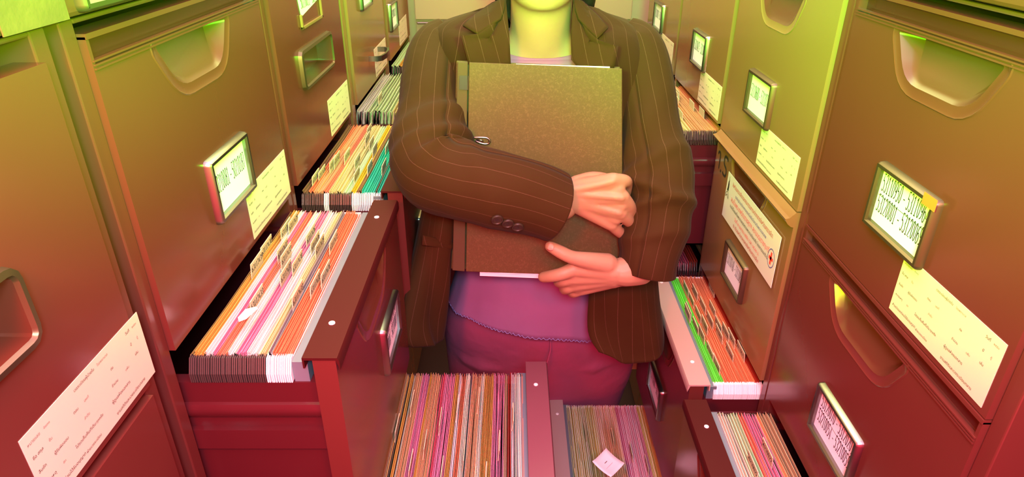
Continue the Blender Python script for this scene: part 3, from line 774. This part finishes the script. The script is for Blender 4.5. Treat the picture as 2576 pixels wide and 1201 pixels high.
# --- hands: back of the hand, palm, five separate fingers each
def hand_tubes(wrist, mcp, fingers, thumb, rw, pr):
    T = []
    for i, m in enumerate(mcp):
        T.append([(wrist + (m-wrist)*.02, rw), (wrist + (m-wrist)*.5, (rw+pr[i])*.5), (m, pr[i])])
    for i in range(len(mcp)-1):
        a, b_ = mcp[i], mcp[i+1]; q = (a+b_)/2
        T.append([(wrist*.7+q*.3, rw*.95), (wrist*.35+q*.65, pr[i]*1.02), (q, pr[i]*.92)])
    for f in fingers: T.append(f)
    T.append(thumb)
    return T
# her right hand, closed on the binder's edge, back of the hand towards the camera
W = at(1424,488,.958)
mcp = [at(1545,455,.942), at(1566,496,.938), at(1562,534,.940), at(1540,563,.948)]
A = lambda *q: [(at(px, py, Y), r) for px, py, Y, r in q]
fingers = [A((1545,455,.942,.0125),(1572,455,.950,.0105),(1578,463,.968,.0098),(1575,488,.986,.0090),(1566,500,.992,.0080)),
           A((1566,496,.938,.0125),(1584,518,.948,.0108),(1589,536,.968,.0098),(1580,548,.988,.0085)),
           A((1562,534,.940,.0118),(1580,552,.952,.0102),(1588,563,.968,.0095),(1578,572,.986,.0082)),
           A((1540,563,.948,.0110),(1556,580,.956,.0095),(1567,588,.966,.0090),(1574,590,.984,.0075))]
thumb = A((1450,465,.962,.0150),(1495,452,.974,.0135),(1535,456,.984,.0110),(1562,472,.992,.0095))
right = hand_tubes(W, mcp, fingers, thumb, .0215, [.0135,.0130,.0125,.0120])
right.append(A((1390,505,.958,.0260),(1405,498,.958,.0255),(1428,486,.957,.0240)))
right += [A((1440,478,.943,.008),(1500,466,.935,.006),(1545,455,.933,.006)), A((1440,486,.943,.008),(1510,492,.933,.006),(1566,497,.928,.006)), A((1440,495,.944,.008),(1505,520,.937,.006),(1560,535,.931,.006))]
right_me = fuse(right, .0022, 5)
# her left hand under the binder, thumb lying on its cover
W2 = at(1580,682,.935)
mcp2 = [at(1448,676,.928), at(1440,698,.932), at(1446,715,.938), at(1462,727,.946)]
fingers2 = [A((1448,676,.928,.0125),(1418,688,.922,.0112),(1392,694,.926,.0105),(1369,697,.936,.0095)),
            A((1440,698,.932,.0125),(1420,706,.934,.0110),(1408,709,.950,.0100),(1412,703,.975,.0085)),
            A((1446,715,.938,.0120),(1430,724,.940,.0105),(1422,727,.956,.0098),(1426,718,.980,.0082)),
            A((1462,727,.946,.0110),(1448,735,.948,.0095),(1442,736,.962,.0090),(1446,728,.982,.0075))]
thumb2 = A((1530,664,.930,.0180),(1478,655,.922,.0140),(1440,647,.918,.0112),(1412,634,.919,.0108),(1386,620,.923,.0090))
left = hand_tubes(W2, mcp2, fingers2, thumb2, .0230, [.0140,.0135,.0130,.0120])
left.append(A((1612,676,.945,.0275),(1595,680,.938,.0265),(1570,684,.933,.0250)))
left_me = fuse(left, .0022, 5)

bm = bmesh.new()
for me in (body_me, right_me, left_me): bm.from_mesh(me)
person_me = bpy.data.meshes.new('person'); bm.to_mesh(person_me); bm.free()
person_me.materials.append(M['skin'])
person_me.polygons.foreach_set('use_smooth', [True]*len(person_me.polygons))
person = link('person', person_me)
tag(person, 'woman in black pinstripe jacket hugging a dark binder, standing between open file drawers', 'person')

# nails, lips, eyes
def nail(tip, root, up, w, name='fingernail'):
    d = (tip-root).normalized(); s = d.cross(up).normalized(); n = s.cross(d).normalized()
    mb = MB(); rr = []
    for k in range(6):
        t = k/5; rr.append([root + d*((tip-root).length*t) + s*w*(j/3-1)*math.sin(.5+t*1.6 if t < 1 else 1.2) + n*(.0012 - .0022*(j/3-1)**2) for j in range(7)])
    mb.rings(rr, 0, closed=False)
    o = mb.build(name, [M['nail']], person, math.pi, fix=False)
    so = o.modifiers.new('t', 'SOLIDIFY'); so.thickness = .0006
nail(at(1381,619,.9145), at(1394,626,.9095), Vector((0,-1,.25)), .0062)
nail(at(1566,591,.9565), at(1558,586,.9500), Vector((.3,-1,-.1)), .0045)
mb = MB(); mb.tube([(CXB-.022,1.050,1.4525),(CXB-.01,1.041,1.455),(CXB,1.0385,1.4545),(CXB+.01,1.041,1.455),(CXB+.022,1.050,1.4525)], [.001,.004,.0045,.004,.001], 8)
mb.tube([(CXB-.020,1.050,1.449),(CXB,1.0385,1.4465),(CXB+.020,1.050,1.449)], [.001,.005,.001], 8); mb.build('lips', [M['lip']], person, math.pi)
for s in (-1, 1):
    mb = MB(); ellipse_rings(mb, [(CXB+s*.032,1.060,1.520+dz,math.sqrt(max(.0001,1-(dz/.0105)**2))*.0105,math.sqrt(max(.0001,1-(dz/.0105)**2))*.0105) for dz in (-.0104,-.006,0,.006,.0104)], 16, 2)
    mb.build('eye', [M['eye']], person, math.pi)

# hair: shoulder bob gathered behind the neck
mb = MB()
rows = []
for cx, cy, z, rx, ry in catmull([(CXB+.020,1.190,1.345,.050,.022),(CXB+.012,1.190,1.385,.078,.035),(CXB+.006,1.185,1.42,.088,.060),(CXB,1.165,1.47,.088,.088),(CXB,1.150,1.54,.088,.104),(CXB,1.143,1.60,.080,.104),(CXB,1.142,1.645,.052,.070),(CXB,1.142,1.662,.012,.016)], 4):
    ring = []
    for k in range(40):
        t = 2*math.pi*k/40; x = cx+rx*math.cos(t)*(1+.02*math.sin(9*t+z*60)); y = cy+ry*math.sin(t)
        if z < 1.585 and math.sin(t) < -.25: y = max(y, cy - ry*.25)
        ring.append((x, y, z))
    rows.append(ring)
mb.rings(rows, 0, True, True); mb.build('hair', [M['hair']], person, math.pi)

# --- trousers
def tr_extra(mb):
    ellipse_rings(mb, [(.068,1.392,.34,.220,.108),(.070,1.380,.42,.230,.112),(.072,1.346,.51,.234,.116),(.069,1.300,.61,.228,.118),(.060,1.262,.70,.216,.120),(CXB+.004,1.235,.78,.186,.110),(CXB,1.23,.86,.150,.098)], 36, 2.5)
tr = []
for s in (-1, 1):
    tr.append([(Vector((.062+s*.108,1.275,.66)), .106), (Vector((.060+s*.102,1.350,.52)), .088), (Vector((.056+s*.092,1.365,.42)), .078), (Vector((.052+s*.086,1.372,.25)), .070), (Vector((.050+s*.082,1.375,.075)), .068)])
tro = link('trousers', fuse(tr, .007, 5, tr_extra), person); tro.data.materials.append(M['trouser'])
mb = MB(); mb.tube([(at(1387,830,1.128)), at(1387,880,1.131), at(1381,905,1.134), at(1372,928,1.137), at(1362,945,1.140)], .0016, 6); mb.build('fly_seam', [M['trouser']], tro, math.pi)
mb = MB(); mb.tube([(at(1386,846,1.129)), at(1410,852,1.129), at(1440,838,1.130)], .0010, 6); mb.build('pocket_seam', [M['trouser']], tro, math.pi)
for s in (-1, 1):
    mb = MB(); ellipse_rings(mb, [(.05+s*.085,1.305,.002,.042,.120),(.05+s*.085,1.305,.03,.043,.118),(.05+s*.084,1.33,.06,.040,.085),(.05+s*.082,1.36,.080,.034,.046)], 24, 2.4)
    mb.build('shoe', [M['button']], person, math.pi)

# --- blouse: scooped neck, gathered folds, slanting hem
mb = MB(); nseg = 72; rows = []
bl = [(CXB,1.158,1.356,.090,.070),(CXB,1.160,1.318,.118,.080),(CXB,1.166,1.27,.158,.098),(CXB,1.178,1.18,.158,.110),(CXB,1.198,1.05,.140,.100),(CXB+.001,1.205,.95,.148,.110),(CXB+.002,1.210,.87,.166,.118),(CXB+.002,1.214,.79,.190,.126)]
cc = catmull(bl, 7)
for i, (cx, cy, z, rx, ry) in enumerate(cc):
    ring = []; q = i/(len(cc)-1)
    for k in range(nseg):
        t = 2*math.pi*k/nseg; c, s = math.cos(t), math.sin(t)
        low = max(0, (q-.55)/.45)
        w = 1 + low*(.016*math.sin(7*t+1.3)+.012*math.sin(13*t+.4+3*q)+.008*math.sin(21*t-2*q))
        x = cx + rx*math.copysign(abs(c)**.88, c)*w; y = cy + ry*math.copysign(abs(s)**.88, s)*w; zz = z
        if q > .9: zz -= (q-.9)/.1*(.052*(x-CXB+.12)/.3 if s < 0 else .02)
        if q < .12:
            front = max(0, -s)
            zz = z - (1-q/.12)*.028*front**1.5 - .004
        ring.append((x, y, zz))
    rows.append(ring)
mb.rings(rows); blouse = mb.build('blouse', [M['blouse']], person, math.pi, fix=False)
so = blouse.modifiers.new('t', 'SOLIDIFY'); so.thickness = .0016
mb = MB()
hem = [Vector(p) for p in rows[-1]]
zig = []
for i in range(nseg):
    a, b_ = hem[i], hem[(i+1) % nseg]
    for k in range(5):
        t = k/5; p = a*(1-t)+b_*t; zig.append(p + Vector((0,-.0022 if p.y < 1.21 else .002, .0045*(k % 2))))
zig.append(zig[0]); mb.tube(zig, .0009, 5, cap=False); mb.build('hem_stitching', [M['thread']], blouse, math.pi)

# --- jacket
def sheet(rows, nu, nv, name, parent, m, thick=.003, wr=None):
    """a cloth panel through rows of points, with its own stripe coordinates"""
    R_ = [catmull(r, nu) for r in rows]
    G_ = list(zip(*[catmull([r[j] for r in R_], nv) for j in range(len(R_[0]))]))
    mb = MB(); mb.uv = []; nj = len(G_[0])
    mid = G_[len(G_)//2]; acc = [0]
    for j in range(1, nj): acc.append(acc[-1] + (Vector(mid[j])-Vector(mid[j-1])).length)
    for i, r in enumerate(G_):
        for j, p in enumerate(r):
            p = Vector(p)
            if wr: p = p + wr(i/(len(G_)-1), j/(nj-1), p)
            mb.v.append(tuple(p)); mb.uv.append((acc[j], i/(len(G_)-1)))
    for i in range(len(G_)-1):
        for j in range(nj-1):
            mb.f.append((i*nj+j, i*nj+j+1, (i+1)*nj+j+1, (i+1)*nj+j)); mb.m.append(0)
    o = mb.build(name, [m], parent, math.pi, fix=False)
    s = o.modifiers.new('t', 'SOLIDIFY'); s.thickness = thick; s.offset = 0
    return o
V3_ = Vector
JR = []
def jrow(front_l, back, front_r):
    JR.append([tuple(at(*q)) for q in front_l] + [tuple(q) for q in back] + [tuple(at(*q)) for q in front_r])
jrow([(1268,2,1.100),(1228,22,1.115),(1180,38,1.150)], [(-.03,1.205,1.392),(CXB,1.212,1.405),(.125,1.205,1.392)], [(1530,38,1.150),(1488,18,1.115),(1452,0,1.100)])
jrow([(1262,42,1.070),(1185,58,1.095),(1090,70,1.160)], [(-.095,1.235,1.360),(CXB,1.248,1.375),(.19,1.235,1.360)], [(1610,70,1.160),(1535,58,1.095),(1450,42,1.070)])
jrow([(1272,105,1.050),(1180,115,1.058),(1076,125,1.150)], [(-.115,1.255,1.31),(CXB,1.275,1.32),(.21,1.255,1.31)], [(1636,125,1.150),(1545,115,1.058),(1446,105,1.050)])
jrow([(1262,200,1.055),(1160,220,1.058),(1082,260,1.130)], [(-.115,1.27,1.20),(CXB,1.30,1.20),(.21,1.27,1.20)], [(1640,260,1.130),(1562,220,1.058),(1460,200,1.055)])
jrow([(1200,400,1.045),(1130,420,1.045),(1082,450,1.100)], [(-.105,1.29,1.07),(CXB,1.315,1.07),(.20,1.29,1.07)], [(1640,450,1.110),(1570,420,1.055),(1480,400,1.050)])
jrow([(1150,590,1.030),(1108,590,1.005),(1058,600,1.045)], [(-.105,1.32,.96),(CXB,1.35,.96),(.21,1.32,.96)], [(1645,600,1.095),(1575,610,1.035),(1488,610,1.030)])
jrow([(1136,720,1.015),(1088,720,.980),(1034,715,1.000)], [(-.12,1.36,.86),(CXB,1.38,.86),(.225,1.36,.86)], [(1652,740,1.065),(1580,750,1.000),(1482,740,1.005)])
jrow([(1124,800,1.010),(1074,810,.968),(1018,818,.978)], [(-.135,1.38,.80),(CXB,1.40,.80),(.24,1.38,.80)], [(1666,830,1.030),(1585,850,.985),(1484,835,.995)])
jrow([(1112,850,1.008),(1088,866,.966),(1022,842,.976)], [(-.138,1.385,.775),(CXB,1.405,.775),(.245,1.385,.775)], [(1674,868,1.020),(1590,915,.980),(1512,880,.988)])
def jw(u, v, p):
    return Vector((.004*math.sin(9*v*6+u*7), .006*math.sin(14*v+u*16)*min(1, 2.2*u), 0))
jacket = sheet(JR, 8, 7, 'jacket', person, M['suit'], .004, jw)

def sleeve(path, name, folds, twist=0.0, flat=1.0):
    """tapering sleeve with creases; stripes run along its length"""
    c = catmull([(*at(px, py, Y), r) for px, py, Y, r in path], 9)
    pts = [Vector(q[:3]) for q in c]; rs = [q[3] for q in c]; n = 40
    mb = MB(); mb.uv = []; up = None; L_ = len(pts)
    ravg = sum(rs)/L_
    for i, p in enumerate(pts):
        t = (pts[min(i+1, L_-1)] - pts[max(i-1, 0)]).normalized()
        if up is None: up = Vector((0,-1,0)) - t*t.dot(Vector((0,-1,0)))
        up = (up - t*up.dot(t)).normalized(); b_ = t.cross(up); q = i/(L_-1)
        for k in range(n+1):
            a = 2*math.pi*k/n; r = rs[i]
            for (fq, fa, amp, wid, sl) in folds:
                dq = q - fq - sl*math.sin(a-fa)
                r += amp*math.exp(-(dq/wid)**2)*(.5+.5*math.cos(a-fa))
            r += .0016*math.sin(23*q+3*math.sin(a))
            mb.v.append(tuple(p + (up*math.cos(a)*flat + b_*math.sin(a))*r)); mb.uv.append((k/n*round(2*math.pi*ravg/.021)*.021 + .004, q))
    m_ = n+1
    for i in range(L_-1):
        for k in range(n):
            mb.f.append((i*m_+k, i*m_+k+1, (i+1)*m_+k+1, (i+1)*m_+k)); mb.m.append(0)
    o = mb.build(name, [M['suit']], jacket, math.pi, fix=False)
    s = o.modifiers.new('t', 'SOLIDIFY'); s.thickness = .003; s.offset = -1
    return o, pts
slR, ptsR = sleeve([(1142,84,1.168,.034),(1116,116,1.158,.050),(1099,180,1.122,.055),(1090,290,1.060,.058),(1086,370,1.000,.060),(1098,432,.958,.060),(1160,458,.938,.060),(1250,475,.932,.060),(1330,497,.936,.058),(1396,520,.946,.057)], 'sleeve',
    [(.40,.2,.010,.03,.05),(.47,0,.012,.025,.04),(.53,5.5,.010,.025,.04),(.60,0,.007,.03,-.05),(.30,.5,.006,.05,.1),(.72,.5,.005,.03,.06)])
slL, ptsL = sleeve([(1560,84,1.168,.034),(1590,116,1.158,.049),(1611,180,1.127,.052),(1630,290,1.085,.052),(1646,380,1.045,.054),(1660,450,1.015,.058),(1656,520,.992,.056),(1646,590,.968,.053),(1634,645,.952,.050),(1626,682,.946,.049)], 'sleeve',
    [(.52,.3,.010,.03,.05),(.60,0,.012,.025,-.05),(.68,.2,.009,.025,.05),(.40,.2,.006,.05,.1),(.80,.0,.006,.03,.05)])
# cuff buttons
def button(p, nrm, r=.0090):
    nrm = nrm.normalized(); u = nrm.orthogonal().normalized(); w = nrm.cross(u)
    mb = MB(); rr = []
    for q, h in ((1.0,0),(1.0,.0020),(.93,.0030),(.80,.0030),(.70,.0018),(.05,.0016)):
        rr.append([p + (u*math.cos(a)+w*math.sin(a))*r*q + nrm*h for a in [2*math.pi*k/24 for k in range(24)]])
    mb.rings(rr, 0, False, True)
    for a in (.6, 2.2, 3.7, 5.3):
        mb.tube([p+(u*math.cos(a)+w*math.sin(a))*r*.22+nrm*.0012, p+(u*math.cos(a)+w*math.sin(a))*r*.22+nrm*.0022], .0009, 6, 1)
    mb.build('cuff_button', [M['button'], M['ink']], jacket, rad(40))
def on_cloth(o, px, py):                   # where the line of sight through a pixel meets a garment
    eye = Vector((0, 0, CAMZ)); hit, p, n, _ = o.ray_cast(eye, (at(px, py, 1)-eye).normalized())
    if n.y > 0: n = -n
    return p + n*.0015, n
for px, py in ((1252,550),(1279,559),(1304,568)): button(*on_cloth(slR, px, py))
# lapels and collar
def plate(pts, name, th=.004):
    vs = [at(*q) for q in pts]
    mb = MB(); mb.uv = []
    n = len(vs); c = sum(vs, Vector())/n
    k = 6
    for i in range(k+1):
        for v in vs:
            p = c + (v-c)*(i/k); p.y -= .004*(1-(i/k)**2)
            mb.v.append(tuple(p)); mb.uv.append((p.x*.92+p.z*.25, p.z))
    for i in range(1, k+1):
        for j in range(n):
            j2 = (j+1) % n
            mb.f.append(((i-1)*n+j, (i-1)*n+j2, i*n+j2, i*n+j)); mb.m.append(0)
    o = mb.build(name, [M['suit']], jacket, math.pi)
    s = o.modifiers.new('t', 'SOLIDIFY'); s.thickness = th
plate([(1274,0,1.092),(1279,40,1.068),(1283,85,1.046),(1287,160,1.040),(1240,200,1.034),(1180,160,1.034),(1170,120,1.040),(1162,90,1.050),(1204,84,1.046),(1240,60,1.056),(1258,30,1.072)], 'lapel')
plate([(1445,0,1.092),(1440,40,1.068),(1438,85,1.046),(1439,150,1.040),(1480,200,1.034),(1546,172,1.034),(1552,140,1.040),(1555,117,1.050),(1505,97,1.044),(1476,65,1.054),(1460,30,1.072)], 'lapel')
plate([(1274,-8,1.090),(1270,20,1.072),(1262,46,1.058),(1204,84,1.043),(1166,62,1.058),(1196,34,1.092),(1240,5,1.120)], 'collar')
plate([(1446,-8,1.090),(1450,20,1.072),(1458,46,1.058),(1505,96,1.041),(1533,68,1.056),(1500,30,1.092),(1470,2,1.120)], 'collar')
plate([(1066,592,.988),(1142,606,1.012),(1146,618,1.008),(1140,628,1.004),(1064,616,.980)], 'pocket_flap')

# ------------------------------------------------------------------ the binder she holds
bind = tag(empty('ring_binder', at(1355,680,.995)), 'dark marbled board binder held upright against her chest with white papers inside', 'binder')
o0 = bind.location.copy()
def bp(px, py, dy=0.0):
    t = (py-155)/(680-155); p = at(px, py, 1.022 - .034*t + dy); return p - o0
M['board'] = mat('marbled_board', (.050,.044,.042), .62, 0, .35, bump=.05, bscale=300)
N, L = nodes_of(M['board']); p_ = N['Principled BSDF']
tc = N.new('ShaderNodeTexCoord'); nz = N.new('ShaderNodeTexNoise'); nz.inputs['Scale'].default_value = 230; nz.inputs['Detail'].default_value = 6; nz.inputs['Roughness'].default_value = .7
nz.inputs['Distortion'].default_value = 1.2
L.new(tc.outputs['Object'], nz.inputs['Vector'])
cr = N.new('ShaderNodeValToRGB'); cr.color_ramp.elements[0].position = .50; cr.color_ramp.elements[0].color = (.076,.048,.012,1)
cr.color_ramp.elements[1].position = .80; cr.color_ramp.elements[1].color = (.14,.09,.035,1)
L.new(nz.outputs['Fac'], cr.inputs['Fac']); L.new(cr.outputs['Color'], p_.inputs['Base Color'])
M['cloth_spine'] = mat('cloth_spine', (.062,.038,.010), .75, bump=.2, bscale=900)
def board(name, corners, th, m, back=0.0, bev=.0012):
    f = [bp(x, y, back) for x, y in corners]; g = [bp(x, y, back+th) for x, y in corners]
    mb = MB(); mb.rings([f, g], 0, True, True); return mb.build(name, [m], bind, bevel=bev)
board('front_cover', [(1182,156),(1567,172),(1568,696),(1174,683)], .0026, M['board'])
board('spine', [(1153,155),(1179,156),(1171,683),(1140,680)], .0040, M['cloth_spine'], .001)
board('back_cover', [(1150,152),(1562,168),(1562,692),(1137,676)], .0026, M['board'], .020)
board('paper_sheaf', [(1300,160),(1536,167),(1538,695),(1256,689)], .0060, M['paper'], .004, 0)
board('paper_sheaf', [(1215,170),(1530,178),(1530,707),(1209,694)], .0050, M['paper'], .011, 0)
mb = MB()
ringp = [bp(x, y, d) for x, y, d in ((1186,347,-.001),(1196,346,-.004),(1222,346,-.0045),(1232,350,-.0045),(1234,356,-.0045),(1230,361,-.0045),(1220,362,-.0045),(1206,358,-.004),(1198,354,-.002))]
mb.tube([tuple(q) for q in catmull(ringp, 4)], .0017, 8)
mb.tube([bp(1200,352,-.002), bp(1212,352,-.003), bp(1218,356,-.003)], .0014, 8)
mb.build('ring_clip', [M['chrome']], bind, math.pi)
board('spine_label_slot', [(1158,190),(1178,190),(1178,226),(1157,225)], .001, M['gasket'], -.0008, 0)
mb = MB(); mb.tube([bp(1180.5,191,-.001), bp(1180,208,-.0012), bp(1179,226,-.001)], .0007, 6); mb.build('spine_staple', [M['chrome']], bind)
